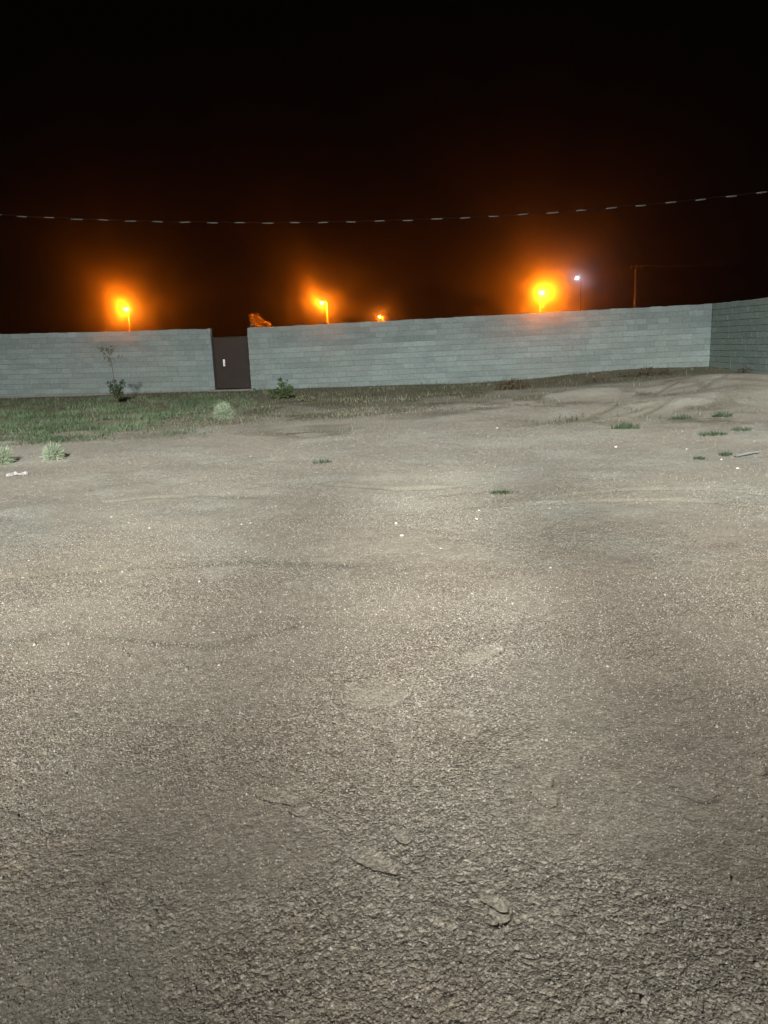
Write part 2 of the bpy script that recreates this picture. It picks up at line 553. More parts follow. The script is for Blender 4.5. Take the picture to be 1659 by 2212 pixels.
# ------------------------------------------------------------------ loose gravel (uncountable)
def build_gravel():
    N = 420000
    r = np.exp(rng.uniform(math.log(1.3), math.log(20), N))
    a = rng.uniform(-R(40), R(40), N)
    x, y = r * np.sin(a), r * np.cos(a)
    dens = ss(-0.35, 0.2, fbm(x * 0.7, y * 0.7, 71, 3))
    keep = rng.uniform(0, 1, N) < 0.25 + 0.75 * dens
    x, y, r = x[keep], y[keep], r[keep]
    N = len(x)
    z, sm = H_full(x, y)
    s = 0.0018 + 0.0034 * rng.uniform(0, 1, N) ** 2.5 + 0.00034 * r * rng.uniform(.3, 1, N)
    s = np.where(rng.uniform(0, 1, N) < .006, s * 2.2, s)
    dirs = np.array([[1, 0, -.3], [0, 1, -.3], [-1, 0, -.3], [0, -1, -.3], [0, 0, .75]])
    D = dirs[None] * rng.uniform(.6, 1.25, (N, 5, 1))
    D[:, 4, :2] += rng.uniform(-.4, .4, (N, 2))
    ang = rng.uniform(0, 6.28, N)
    c, n = np.cos(ang)[:, None], np.sin(ang)[:, None]
    Dx, Dy = D[..., 0] * c - D[..., 1] * n, D[..., 0] * n + D[..., 1] * c
    V = np.stack([x[:, None] + Dx * s[:, None], y[:, None] + Dy * s[:, None], z[:, None] + (D[..., 2] + .4) * s[:, None]], -1).reshape(-1, 3)
    tri = np.array([[0, 1, 4], [1, 2, 4], [2, 3, 4], [3, 0, 4]])
    T = (tri[None] + 5 * np.arange(N)[:, None, None]).reshape(-1, 3)
    me = quick_mesh('gravel', V, T)
    t = np.clip(rng.beta(.7, 1.5, N), 0, 1)
    vattr(me, 'tint', np.repeat(t, 5))
    tag(link('gravel', me, M_gravel), 'loose pale gravel grains scattered over the sand', 'gravel', kind='stuff')


build_gravel()


# ------------------------------------------------------------------ grass (uncountable)
def blades(x, y, z, h, w, lean, rngl, name):
    N = len(x)
    a = rngl.uniform(0, 6.28, N)
    b = rngl.uniform(0, 6.28, N)
    dx, dy = np.cos(a) * w * .5, np.sin(a) * w * .5
    lx, ly = np.cos(b) * h * lean, np.sin(b) * h * lean
    V = np.stack([np.stack([x - dx, y - dy, z], -1), np.stack([x + dx, y + dy, z], -1),
                  np.stack([x + dx * .7 + lx * .35, y + dy * .7 + ly * .35, z + h * .6], -1),
                  np.stack([x - dx * .7 + lx * .35, y - dy * .7 + ly * .35, z + h * .6], -1),
                  np.stack([x + lx, y + ly, z + h], -1)], 1).reshape(-1, 3)
    o = 5 * np.arange(N)[:, None]
    return quick_mesh(name, V, np.array([[3, 2, 4]]) + o, np.array([[0, 1, 2, 3]]) + o)


def scatter_zone(N, x0, x1, y0, y1, dens):
    x, y = rng.uniform(x0, x1, N), rng.uniform(y0, y1, N)
    k = rng.uniform(0, 1, N) < dens(x, y)
    return x[k], y[k]


x, y = scatter_zone(90000, -17, -1.5, 12.5, 28.5, veg_green)
z = H_base(x, y) - .01
h = rng.uniform(.03, .12, len(x)) * (1 + .6 * fbm(x * .8, y * .8, 44, 2))
me = blades(x, y, z, h, rng.uniform(.012, .024, len(x)), rng.uniform(.2, .9, len(x)), rng, 'grass')
vattr(me, 'tint', np.repeat(np.clip(.45 + .9 * fbm(x * 1.2, y * 1.2, 46, 2) + rng.normal(0, .2, len(x)), 0, 1), 5))
tag(link('grass', me, M_grass), 'low green grass spreading over the left side of the lot', 'grass', kind='stuff')

x, y = scatter_zone(60000, -19, 12, 14.5, 30.5, lambda x, y: veg_dry(x, y) * .8)
z = H_base(x, y) - .01
h = rng.uniform(.02, .11, len(x)) * (1 + .8 * fbm(x * .9, y * .9, 48, 2))
h = np.where(rng.uniform(0, 1, len(x)) < .05, h * 2.2, h)
me = blades(x, y, z, h, rng.uniform(.008, .02, len(x)), rng.uniform(.1, .8, len(x)), rng, 'dry_grass')
vattr(me, 'tint', np.repeat(np.clip(.35 + .8 * fbm(x * 1.0, y * 1.0, 49, 2) + rng.normal(0, .22, len(x)), 0, 1), 5))
tag(link('dry_grass', me, M_dry), 'thin dry olive grass along the foot of the block wall', 'grass', kind='stuff')

# ------------------------------------------------------------------ boundary walls
A = at_y(0, 777, 32.0); Cn = at_y(1536, 712, 28.0)
e = np.array([Cn[0] - A[0], Cn[1] - A[1]]); LEN = np.linalg.norm(e); e /= LEN
nrm = np.array([e[1], -e[0]])            # towards the camera
if nrm[1] > 0:
    nrm = -nrm


def s_of(px, py):
    """where the ray through a picture point meets the plane of the wall: (run, height)"""
    d = ray(px, py)
    M = np.array([[d[0], -e[0]], [d[1], -e[1]]])
    t, s = np.linalg.solve(M, A[:2])
    return s, CAMZ + d[2] * t


tops = [s_of(*p) for p in ((0, 722), (230, 716), (457, 710), (533, 708.5), (760, 697), (1000, 684), (1250, 671), (1400, 663), (1536, 656))]
ts, tz = np.array([p[0] for p in tops]), np.array([p[1] for p in tops])


def ztop(s):
    return float(np.interp(s, ts, tz))


S_L, _ = s_of(459.5, 775); S_R, _ = s_of(538.5, 775)


def W(s, n, z):
    return (A[0] + e[0] * s + nrm[0] * n, A[1] + e[1] * s + nrm[1] * n, z)


def block_wall(name, P0, ex, nx, s0, s1, top, label, mat, cat='wall', band=None):
    """running-bond wall of separate blocks with recessed mortar; P0 + ex*s + nx*n"""
    rg = random.Random(name + label)
    root = empty(name, (P0[0] + ex[0] * (s0 + s1) / 2, P0[1] + ex[1] * (s0 + s1) / 2, 0), label, cat)
    ox, oy, _ = root.location

    def pt(s, n, z):
        return (P0[0] + ex[0] * s + nx[0] * n - ox, P0[1] + ex[1] * s + nx[1] * n - oy, z)
    mb, mo = MB(), MB()
    rows = 14
    for k in range(rows):
        off = (.2 if k % 2 else 0) + rg.uniform(-.05, .05)
        s = s0 - off
        prev = rg.uniform(.35, .65)
        while s < s1 - .01:
            L = .40 if rg.random() < .86 else rg.choice((.2, .3, .5))
            a, b = max(s, s0), min(s + L, s1)
            s += L
            if b - a < .05:
                continue
            g = .002 + .004 * rg.random()
            if rg.random() < .012:
                g += .025
            prev = .5 * prev + .5 * rg.uniform(.0, 1.0) ** 1.3
            val = min(1, max(0, prev + (band(k, a) if band else 0)))
            za, zb = top(a) - .2 * k, top(b) - .2 * k
            j = rg.uniform(-.004, .004); ga = g * .5
            zt = .007 if k else rg.uniform(-.010, .016)
            n0 = .012 + rg.uniform(0, .006)
            vs = [pt(a + ga, n0, za - .2 + .009 + j), pt(b - ga, n0, zb - .2 + .009 + j), pt(b - ga, n0, zb - zt + j), pt(a + ga, n0, za - zt + j),
                  pt(a + ga, -.02, za - .2 + .009 + j), pt(b - ga, -.02, zb - .2 + .009 + j), pt(b - ga, -.02, zb - zt + j), pt(a + ga, -.02, za - zt + j)]
            if k == 0:   # the top course shows its whole thickness
                for q in range(4, 8):
                    aa = (a + ga) if q in (4, 7) else (b - ga)
                    zz = vs[q][2]
                    vs[q] = pt(aa, -.185, zz)
            mb.add(vs, [(0, 1, 2, 3), (4, 7, 6, 5), (0, 3, 7, 4), (1, 5, 6, 2), (3, 2, 6, 7), (0, 4, 5, 1)], val)
    mb.build('blocks', mat, root, 'tint')
    n = max(2, int((s1 - s0) / 1.5))
    for i in range(n):
        a, b = s0 + (s1 - s0) * i / n + (.004 if i == 0 else 0), s0 + (s1 - s0) * (i + 1) / n - (.004 if i == n - 1 else 0)
        vs = [pt(a, 0, -.5), pt(b, 0, -.5), pt(b, 0, top(b) - .03), pt(a, 0, top(a) - .03), pt(a, -.18, -.5), pt(b, -.18, -.5), pt(b, -.18, top(b) - .03), pt(a, -.18, top(a) - .03)]
        fs = [(0, 1, 2, 3), (4, 7, 6, 5), (3, 2, 6, 7)]
        if i == 0:
            fs.append((0, 3, 7, 4))
        if i == n - 1:
            fs.append((1, 5, 6, 2))
        mo.add(vs, fs)
    mo.build('mortar_core', M_mortar, root)
    return root, pt


def band_r(k, s):
    return (-.18 if k < 4 else .08) + .25 * (vn(np.array([s * .3]), np.array([k * .25]), 7)[0])


def band_l(k, s):
    return (-.05 if k < 4 else .06) + .25 * (vn(np.array([s * .3]), np.array([k * .25]), 8)[0])


wl, ptl = block_wall('block_wall', A, e, nrm, -9.0, S_L, ztop, 'grey concrete block wall left of the brown door', M_block, band=band_l)
wr, ptr = block_wall('block_wall', A, e, nrm, S_R, LEN, ztop, 'long grey concrete block wall right of the brown door', M_block, band=band_r)
zc = ztop(LEN)
side_top = lambda s: zc - .012 + .0 * s
ex2 = np.array([.012, -1.0]); ex2 /= np.linalg.norm(ex2)
nx2 = np.array([-1.0, -.012]); nx2 /= np.linalg.norm(nx2)
P2 = np.array([A[0] + e[0] * (LEN + .02) + .0, A[1] + e[1] * (LEN + .02)])
ws, pts_ = block_wall('block_wall', P2, ex2, nx2, 0.0, 24.0, side_top, 'darker block side wall running from the corner towards the viewer', M_blockdark)

# footing strip at the bottom of each back wall
for root, pt, s0, s1 in ((wl, ptl, -9.0, S_L - .01), (wr, ptr, S_R + .01, LEN - .3)):
    mb = MB()
    n = 14
    for i in range(n):
        a, b = s0 + (s1 - s0) * i / n, s0 + (s1 - s0) * (i + 1) / n
        zz = .09 if root is wl else .05
        mb.add([pt(a, .05, -.4), pt(b, .05, -.4), pt(b, .05, zz), pt(a, .05, zz), pt(b, .0, zz), pt(a, .0, zz)], [(0, 1, 2, 3), (3, 2, 4, 5)])
    mb.build('footing', M_concrete, root)

# ------------------------------------------------------------------ door in the gap
_, dz0 = s_of(500, 840.5); _, dz1 = s_of(497, 727)
sc = (S_L + S_R) / 2; dw = S_R - S_L
dl = W(sc, 0, 0)
door = empty('metal_door', (dl[0], dl[1], dz0), 'plain dark brown metal door set in the gap of the block wall', 'door')
rotd = math.atan2(e[1], e[0])
door.rotation_euler[2] = rotd
hgt = dz1 - dz0
mb = MB(); mb.box((0, .06, hgt / 2), (dw - .15, .035, hgt - .07)); mb.build('door_leaf', M_door, door)
mb = MB()
for sx in (-1, 1):
    mb.box((sx * (dw / 2 - .037), .06, hgt / 2), (.07, .08, hgt))
mb.box((0, .06, hgt - .02), (dw - .15, .08, .03))
mb.build('door_frame', M_frame, door)
mb = MB(); mb.box((-.30, .034, 1.02), (.075, .014, .26)); mb.build('handle_plate', M_white, door)
mb = MB(); mb.tube([(-.285, .026, .98), (-.285, -.01, .98), (-.19, -.014, .975)], .011, 8); mb.build('handle', M_head, door)
mb = MB()
for zz in (.3, 1.05, 1.8):
    mb.tube([(dw / 2 - .085, .036, zz - .06), (dw / 2 - .085, .036, zz + .06)], .012, 8)
mb.build('hinges', M_frame, door)

mb = MB()
mb.box((0, -.12, -.06), (dw + .35, .5, .14), 0)
mb.box((.02, -.48, -.13), (dw + .1, .24, .12), 0)
st = mb.build('concrete_step', M_concrete)
st.location = (dl[0], dl[1], dz0 - .01); st.rotation_euler[2] = rotd
tag(st, 'low worn concrete step under the brown door', 'step')

# bent rod on the wall end beside the gap
s, z = s_of(538, 708)
p0 = W(s + .02, -.08, ztop(s) - .1)
mb = MB(); mb.tube([(0, 0, 0), (.01, 0, .16), (.05, 0, .22), (.17, 0, .25)], .013, 6)
rod = mb.build('bent_rod', M_stick); rod.location = p0
tag(rod, 'short pale bent rod sticking up from the wall end beside the door gap', 'rod')


# ------------------------------------------------------------------ plants
def leafball(mb, c, rad, n, size, rg, flat=1.0, shell=.35, dens=None):
    for _ in range(n):
        while True:
            p = np.array([rg.uniform(-1, 1) for _ in range(3)])
            q = np.linalg.norm(p)
            if shell < q < 1:
                break
        p = c + p * np.array(rad)
        L = size * rg.uniform(.6, 1.3); w = L * rg.uniform(.35, .6)
        a = np.array([rg.gauss(0, 1) for _ in range(3)]); a /= np.linalg.norm(a)
        b = np.cross(a, [rg.gauss(0, 1), rg.gauss(0, 1), rg.gauss(0, 1)]); b /= np.linalg.norm(b) + 1e-9
        mb.add([p - a * L * .5, p + b * w * .5, p + a * L * .5, p - b * w * .5], [(0, 1, 2, 3)], rg.random())


def weed(px, py, wpx, label, seed, squash=1.0, mat=M_weed, n=2000):
    p = at_g(px, py)
    rad = wpx * p[1] / F * .5
    rg = random.Random(seed)
    mb = MB()
    for _ in range(n):
        a = rg.uniform(0, 6.283); el = math.acos(rg.uniform(-.45, 1.0))
        L = rad * rg.uniform(.7, 1.06)
        d = np.array([math.sin(el) * math.cos(a), math.sin(el) * math.sin(a), math.cos(el) * 1.3 * squash])
        bend = np.array([rg.gauss(0, .12), rg.gauss(0, .12), rg.gauss(0, .08)])
        b0 = np.array([rg.gauss(0, .12) * rad, rg.gauss(0, .12) * rad, .42 * rad])
        mid, tip = b0 + d * L * .55 + bend * L * .4, b0 + d * L + bend * L
        w = .0035 + .003 * rg.random()
        sx = np.cross(d, [rg.gauss(0, 1), rg.gauss(0, 1), rg.gauss(0, 1)]); sx /= np.linalg.norm(sx) + 1e-9
        v = min(1, max(0, .55 + rg.gauss(0, .25)))
        mb.add([b0 - sx * w, b0 + sx * w, mid + sx * w, mid - sx * w, tip], [(0, 1, 2, 3), (3, 2, 4)], v)
        for _k in range(2):
            t0 = b0 + (tip - b0) * rg.uniform(.5, .95)
            q = np.array([rg.gauss(0, 1), rg.gauss(0, 1), rg.gauss(.4, 1)]); q /= np.linalg.norm(q)
            l2 = rad * rg.uniform(.1, .24)
            mb.add([t0 - sx * w * .7, t0 + sx * w * .7, t0 + q * l2], [(0, 1, 2)], v)
    o = mb.build('round_weed', mat, None, 'tint')
    o.location = (p[0], p[1], p[2] - .01)
    tag(o, label, 'weed')
    return o


weed(116, 992, 46, 'pale green round weed on bare sand in front of the grass', 1)
weed(6, 1002, 50, 'pale round weed cut off by the left picture edge', 2)
weed(484, 905, 46, 'round grey green weed in the grass before the brown door', 3)


def tuft(px, py, wpx, hpx, label, seed, n=90, mat=M_tuft, name='grass_tuft', group=None, cat='grass tuft'):
    p = at_g(px, py)
    rad, h0 = wpx * p[1] / F * .5, hpx * p[1] / F
    rg = np.random.default_rng(seed)
    a, q = rg.uniform(0, 6.28, n), np.sqrt(rg.uniform(0, 1, n))
    x, y = q * np.cos(a) * rad, q * np.sin(a) * rad * .8
    hh = h0 * rg.uniform(.5, 1.1, n) * (1 - .5 * q)
    me = blades(x, y, np.full(n, -.01), hh, rg.uniform(.007, .016, n), rg.uniform(.3, 1.3, n), rg, name)
    vattr(me, 'tint', np.repeat(rg.uniform(0, 1, n), 5))
    o = link(name, me, mat)
    o.location = tuple(p)
    tag(o, label, cat, group)


tuft(695, 1000, 46, 13, 'small dark green tuft alone on bare sand left of centre', 21, 120)
tuft(1084, 1066, 58, 14, 'bright green tuft beside the tyre rut, nearest to the viewer', 22, 150)
tuft(1352, 926, 60, 26, 'spiky green tuft on the sand below the right part of the wall', 23, 150)
tuft(1512, 992, 34, 14, 'green tuft left of the pale stick and the white stone', 24, 80)
tuft(1568, 984, 30, 18, 'green tuft just left of the pale stick', 25, 70)
tuft(1470, 905, 50, 16, 'low green tuft at the left foot of the sand mound', 26, 120)
tuft(1560, 900, 44, 20, 'green tuft in the middle of the sand mound foot', 27, 110)
tuft(1540, 940, 60, 16, 'wide green tuft below the sand mound beside pale stones', 28, 150)
tuft(1600, 930, 50, 14, 'small green tuft at the right foot of the sand mound', 29, 110)

# young sapling by the left wall
p = at_g(254, 872)
rg = random.Random(5)
sap = empty('sapling', p, 'thin young sapling with a dark leafy base and sparse top before the left wall', 'sapling')
u = p[1] / F
mb = MB()
mb.tube([(0, 0, -.05), (-.02, 0, 40 * u), (-.06, .03, 85 * u), (-.16, .02, 118 * u)], [.018, .013, .008, .004], 7)
for k in range(16):
    a = rg.uniform(0, 6.28); z0 = rg.choice((rg.uniform(8, 34), rg.uniform(70, 105))) * u
    L = rg.uniform(10, 26) * u
    c0 = np.array([-.02 - (.08 if z0 > 50 * u else 0), 0, z0])
    mb.tube([c0, c0 + np.array([math.cos(a) * L * .6, math.sin(a) * L * .6, L * .45]), c0 + np.array([math.cos(a) * L, math.sin(a) * L, L * .9])], [.008, .006, .003], 5)
mb.build('trunk', M_bark, sap)
mb = MB()
for cx, cz, rx, rz, n in ((0, 30, 15, 14, 170), (-13, 40, 6, 9, 40), (15, 42, 7, 10, 50), (4, 18, 10, 8, 60), (-2, 44, 5, 8, 26), (8, 28, 10, 9, 50)):
    leafball(mb, np.array([cx * u, 0, cz * u]), (rx * u, rx * u * .8, rz * u), n, .085, rg, shell=0)
mb.build('lower_leaves', M_leaf, sap, 'tint')
mb = MB()
for cx, cz, rx, rz, n in ((-16, 112, 10, 9, 34), (-4, 112, 10, 10, 38), (-24, 118, 7, 6, 14), (4, 118, 5, 6, 14), (-8, 98, 12, 9, 34), (16, 98, 6, 4, 8), (-6, 84, 6, 5, 10)):
    leafball(mb, np.array([cx * u, 0, cz * u]), (rx * u, rx * u * .8, rz * u), n, .07, rg, shell=0)
mb.build('crown', M_bush, sap, 'tint')


def bush(px, py, parts, label, seed, mat, leaf=.08, name='bush', cat='bush', spiky=0):
    p = at_g(px, py); u = p[1] / F
    rg = random.Random(seed)
    root = empty(name, p, label, cat)
    mb = MB()
    for cx, cz, rx, rz, n in parts:
        leafball(mb, np.array([cx * u, 0, cz * u]), (rx * u, rx * u * .9, rz * u), n, leaf, rg, shell=0)
    for k in range(spiky):
        a = rg.uniform(-.9, .9); L = rg.uniform(18, 44) * u
        d = np.array([math.sin(a), rg.uniform(-.4, .4), math.cos(a)])
        for j in range(9):
            leafball(mb, d * L * (.3 + .7 * j / 8), (.03, .03, .03), 2, leaf, rg, shell=0)
    mb.build('leaves', mat, root, 'tint')
    mb = MB()
    for k in range(7):
        a = rg.uniform(-.8, .8)
        L = rg.uniform(10, 26) * u
        mb.tube([(0, 0, -.03), (math.sin(a) * L * .5, rg.uniform(-.1, .1), L * .55), (math.sin(a) * L, rg.uniform(-.2, .2), L)], [.012, .008, .004], 5)
    mb.build('stems', M_bark, root)
    return root


bush(612, 862, [(0, 14, 22, 14, 200), (-2, 34, 8, 12, 90), (16, 22, 9, 9, 60), (-24, 14, 9, 8, 50)], 'dark green leafy bush at the wall foot right of the brown door', 31, M_bush, .09, spiky=12)
bush(660, 868, [(0, 8, 22, 8, 150)], 'low dry olive bush just right of the dark green bush', 32, M_dry, .07)
bush(1112, 842, [(0, 12, 22, 12, 190), (-26, 8, 18, 8, 90), (24, 7, 14, 7, 60)], 'brown dry bush at the wall foot under the brightest street lamp', 33, M_brush, .08, name='dry_bush')
bush(1405, 812, [(0, 10, 40, 9, 260), (-42, 5, 26, 6, 120), (40, 5, 26, 6, 90)], 'long low brown brush on the sand bank near the wall corner', 34, M_brush, .07, name='dry_bush')
bush(1290, 826, [(0, 5, 30, 5, 110)], 'small low brown brush against the wall left of the sand bank', 35, M_brush, .06, name='dry_bush')
bush(1610, 806, [(0, 6, 16, 6, 90)], 'small dark brush at the foot of the side wall', 36, M_brush, .06, name='dry_bush')

# ------------------------------------------------------------------ stones, stick, litter
def stone_mesh(seed, rx, ry, rz):
    rg = np.random.default_rng(seed)
    import bmesh
    bm = bmesh.new()
    bmesh.ops.create_icosphere(bm, subdivisions=2, radius=1.0)
    V = np.array([v.co[:] for v in bm.verts])
    ax = rg.normal(size=(7, 3)); ax /= np.linalg.norm(ax, axis=1)[:, None]
    for a in ax:                       # chop facets
        dd = V @ a; lim = rg.uniform(.6, .9)
        V = V - np.maximum(0, dd - lim)[:, None] * a
    for v, c in zip(bm.verts, V * [rx, ry, rz]):
        v.co = c
    me = bpy.data.meshes.new('stone'); bm.to_mesh(me); bm.free()
    return me


def stone(px, py, wpx, label, seed, tint=.9, asp=.7, group=None):
    p = at_g(px, py)
    w = .8 * wpx * math.hypot(p[1], CAMZ) / F * .5
    me = stone_mesh(seed, w, w * .8, w * asp)
    vattr(me, 'tint', np.full(len(me.vertices), tint))
    o = link('stone', me, M_stone)
    zz, _ = H_full(np.array([p[0]]), np.array([p[1]]))
    o.location = (p[0], p[1], float(zz[0]) + w * asp * .35)
    o.rotation_euler[2] = seed * 1.7
    tag(o, label, 'stone', group)


stone(855, 1132, 9, 'upright whitish stone, farther of the close pair near the middle', 1, .95, 1.1)
stone(868, 1159, 11, 'whitish stone, nearer of the close pair near the middle', 2, .9)
stone(1029, 1121, 12, 'flat bright white stone beside the end of the tyre rut', 3, 1, .45)
stone(952, 1186, 8, 'small flat whitish stone right of and below the close pair', 4, .85, .5)
stone(1187, 1099, 10, 'pale flat stone lying in the tyre rut', 5, .7, .45)
stone(1558, 993, 8, 'small white stone just left of the pale stick', 6, 1)
stone(1593, 1012, 9, 'small white stone below the pale stick', 7, 1)
stone(1483, 971, 7, 'tiny whitish stone on sand above and left of the pale stick', 8, .8)
stone(1330, 965, 8, 'whitish stone with a dark gap beside it on the right sand flat', 9, .95)
stone(1074, 925, 7, 'white stone far off in the middle of the sand before the wall', 10, 1)
stone(1189, 1226, 9, 'whitish pebble below the tyre rut right of centre', 11, .85)
stone(1107, 1304, 10, 'whitish pebble just above a footprint right of centre', 12, .9)
stone(430, 1256, 9, 'whitish pebble left of centre beside the smooth sand patch', 13, .9)
stone(1640, 1302, 9, 'white pebble near the right edge among coarse gravel', 14, .95)
stone(462, 1366, 8, 'white pebble on the ruffled ground left of the footprints', 15, .95)
stone(148, 1391, 8, 'white pebble on grey sand towards the left edge', 16, .9)
stone(168, 1478, 8, 'white pebble on grey sand, second towards the left edge', 17, .9)
stone(800, 1528, 7, 'white pebble on the dark rim of a footprint', 18, 1)
stone(1037, 1662, 7, 'tiny pale pebble amid coarse sand under the footprints', 19, .9)
stone(1180, 1602, 11, 'pale pebble right of the trail of footprints', 20, .7)
stone(570, 1628, 9, 'pale rounded pebble left of the trail of footprints', 21, .8)
stone(652, 1936, 12, 'pale pebble left of the nearest long footprint', 22, .75)
stone(240, 2176, 14, 'whitish pebble at the bottom left of the lot', 23, .95)
stone(320, 2002, 13, 'flat pale leaf shaped chip standing in the foreground sand', 24, .55, 1.2)
stone(1122, 1858, 10, 'white pebble, nearer the right of the long footprint', 26, .85)
stone(1045, 1822, 9, 'white pebble just right of the long footprint', 27, .9)
stone(860, 2180, 11, 'whitish pebble at the bottom edge near the middle', 28, .9)
stone(1340, 2165, 11, 'whitish pebble at the bottom edge right of the middle', 29, .8)

# half buried pale fragments at the left edge
p = at_g(38, 1026)
mb = MB(); rg = random.Random(3)
n = 9
G = []
for a in range(n):
    for b in range(n):
        G.append(((a / (n - 1) - .5) * .26 + rg.uniform(-.015, .015), (b / (n - 1) - .5) * .12 + rg.uniform(-.015, .015), max(-.004, rg.gauss(.012, .018))))
G2 = [(q[0], q[1], q[2] + .003) for q in G]
fs = []
for a in range(n - 1):
    for b in range(n - 1):
        if (a + b * 2) % 3 == 0 and 0 < a < n - 2:
            continue
        f = (a * n + b, (a + 1) * n + b, (a + 1) * n + b + 1, a * n + b + 1)
        fs += [f, tuple(n * n + q for q in f[::-1])]
mb.add(G + G2, fs)
o = mb.build('litter_scrap', M_litter); o.location = tuple(p)
tag(o, 'crumpled scrap of bright white litter on sand at the left edge', 'litter')

pa, pb = at_g(1591, 989), at_g(1641, 981)
mb = MB()
mid = (pa + pb) / 2
mb.tube([pa - mid + [0, 0, .03], np.array([0.02, 0.01, .04]), pb - mid + [0, 0, .035]], [.018, .02, .014], 7)
o = mb.build('stick', M_stick); o.location = tuple(mid)
tag(o, 'pale bleached stick lying on the sand near the right edge', 'stick')


# ------------------------------------------------------------------ street lamps beyond the wall
def glow_light(name, loc, col, watts, scale, radius=.15, lo=.45, hi=5.0, seed=0, side=7.0):
    """bare lamp with noise over direction, added to imitate starburst streaks of the lens"""
    L = bpy.data.lights.new(name, 'POINT')
    L.energy = watts; L.color = col; L.shadow_soft_size = radius
    L.use_nodes = True
    t = NT(L.node_tree)
    P = t.n('ShaderNodeNewGeometry').outputs['Incoming']
    off = t.n('ShaderNodeMapping'); t.set(off, 'Vector', P); t.set(off, 'Location', (seed * .13, seed * .07, 0))
    nz = t.noise(off.outputs[0], scale, 0.0, .5)
    n2 = t.noise(off.outputs[0], scale * 2.2, 0.0, .5)  # beam pattern put into the lamp strength, no glass here
    k = t.math('ADD', lo, t.math('MULTIPLY', t.math('POWER', t.rng(nz, .3, .8), 5.0), hi))
    k = t.math('ADD', k, t.math('MULTIPLY', t.math('POWER', t.rng(n2, .42, .82), 5.0), 2 * hi))
    dx = t.n('ShaderNodeSeparateXYZ'); t.set(dx, 0, P)     # sideways boost added to brighten the trees
    k = t.math('MULTIPLY', k, t.math('ADD', 1.0, t.math('MULTIPLY', t.math('POWER', dx.outputs[0], 2.0), side)))
    em = t.n('ShaderNodeEmission'); t.set(em, 'Strength', k)
    o = t.n('ShaderNodeOutputLight'); t.t.links.new(em.outputs[0], o.inputs[0])
    ob = bpy.data.objects.new(name, L); COL.objects.link(ob); ob.location = loc
    return ob


SOD = (1.0, .195, .004)


def street_lamp(px, py, y, arm, watts, label, size=1.0, scale=55.0, seed=0):
    c = at_y(px, py, y)
    base = np.array([c[0] - arm[0], c[1] - arm[1], 0.0])
    root = empty('street_lamp', base, label, 'street lamp', 'sodium street lamps beyond the wall')
    hz = c[2]
    ax = np.array([arm[0], arm[1], 0])
    mb = MB(); mb.tube([(0, 0, -.3), (0, 0, hz * .5), (0, 0, hz + .05)], [.095 * size, .08 * size, .06 * size], 10); mb.build('pole', M_pole, root, smooth=True)
    mb = MB(); mb.box((0, 0, .02), (.34, .34, .05)); mb.build('base_plate', M_pole, root)
    mb = MB(); mb.tube([(0, 0, hz + .02), ax * .35 + [0, 0, hz + .16], ax * .9 + [0, 0, hz + .2]], .035 * size, 8); mb.build('arm', M_pole, root, smooth=True)
    mb = MB(); mb.lathe([(.001, .27), (.10, .26), (.20, .2), (.25, .13), (.25, .1), (.001, .1)], 18, c=tuple(ax + [0, 0, hz])); mb.build('lamp_head', M_head, root, smooth=True)
    mb = MB(); mb.lathe([(.2, .095), (.21, .02), (.17, -.08), (.09, -.14), (.001, -.15)], 18, c=tuple(ax + [0, 0, hz])); b = mb.build('lamp_bowl', M_bulb, root, smooth=True)
    lo = c + np.array([0, -.36, -.06])
    glow_light('street_light', tuple(lo), SOD, watts, scale, seed=seed)
    return root


street_lamp(273, 668, 76.0, (.06, -.5), 1200, 'leftmost orange street lamp, small star of light over the left wall')
street_lamp(695, 655, 80.0, (-.5, -.1), 1600, 'orange street lamp with bracket and pole right of the tree tops', scale=55, seed=2)
street_lamp(1170, 632, 66.0, (.0, -.6), 2300, 'brightest and biggest orange street lamp, over the right wall', 1.0, scale=62, seed=7)
street_lamp(820, 684.5, 126.0, (-.45, -.1), 480, 'smallest and farthest orange street lamp, low over the wall', scale=60, seed=4)

# white flood lamp
c = at_y(1246, 601, 96.0)
fl = empty('flood_lamp', (c[0] + .5, c[1], 0), 'bluish white flood lamp beside the brightest orange lamp', 'flood lamp')
mb = MB(); mb.tube([(0, 0, -.3), (0, 0, c[2] + .3)], [.09, .05], 8); mb.build('pole', M_wood, fl)
mb = MB(); mb.tube([(0, 0, c[2] + .1), (-.4, 0, c[2] + .14)], .03, 6); mb.build('bracket', M_head, fl)
mb = MB(); mb.box((-.5, .03, c[2]), (.5, .12, .38)); mb.build('lamp_housing', M_head, fl)
mb = MB(); mb.box((-.5, -.04, c[2]), (.34, .02, .24)); mb.build('lamp_panel', M_bulbw, fl)
glow_light('flood_light', (c[0], c[1] - .5, c[2]), (.62, .74, 1.0), 60, 40, .1)

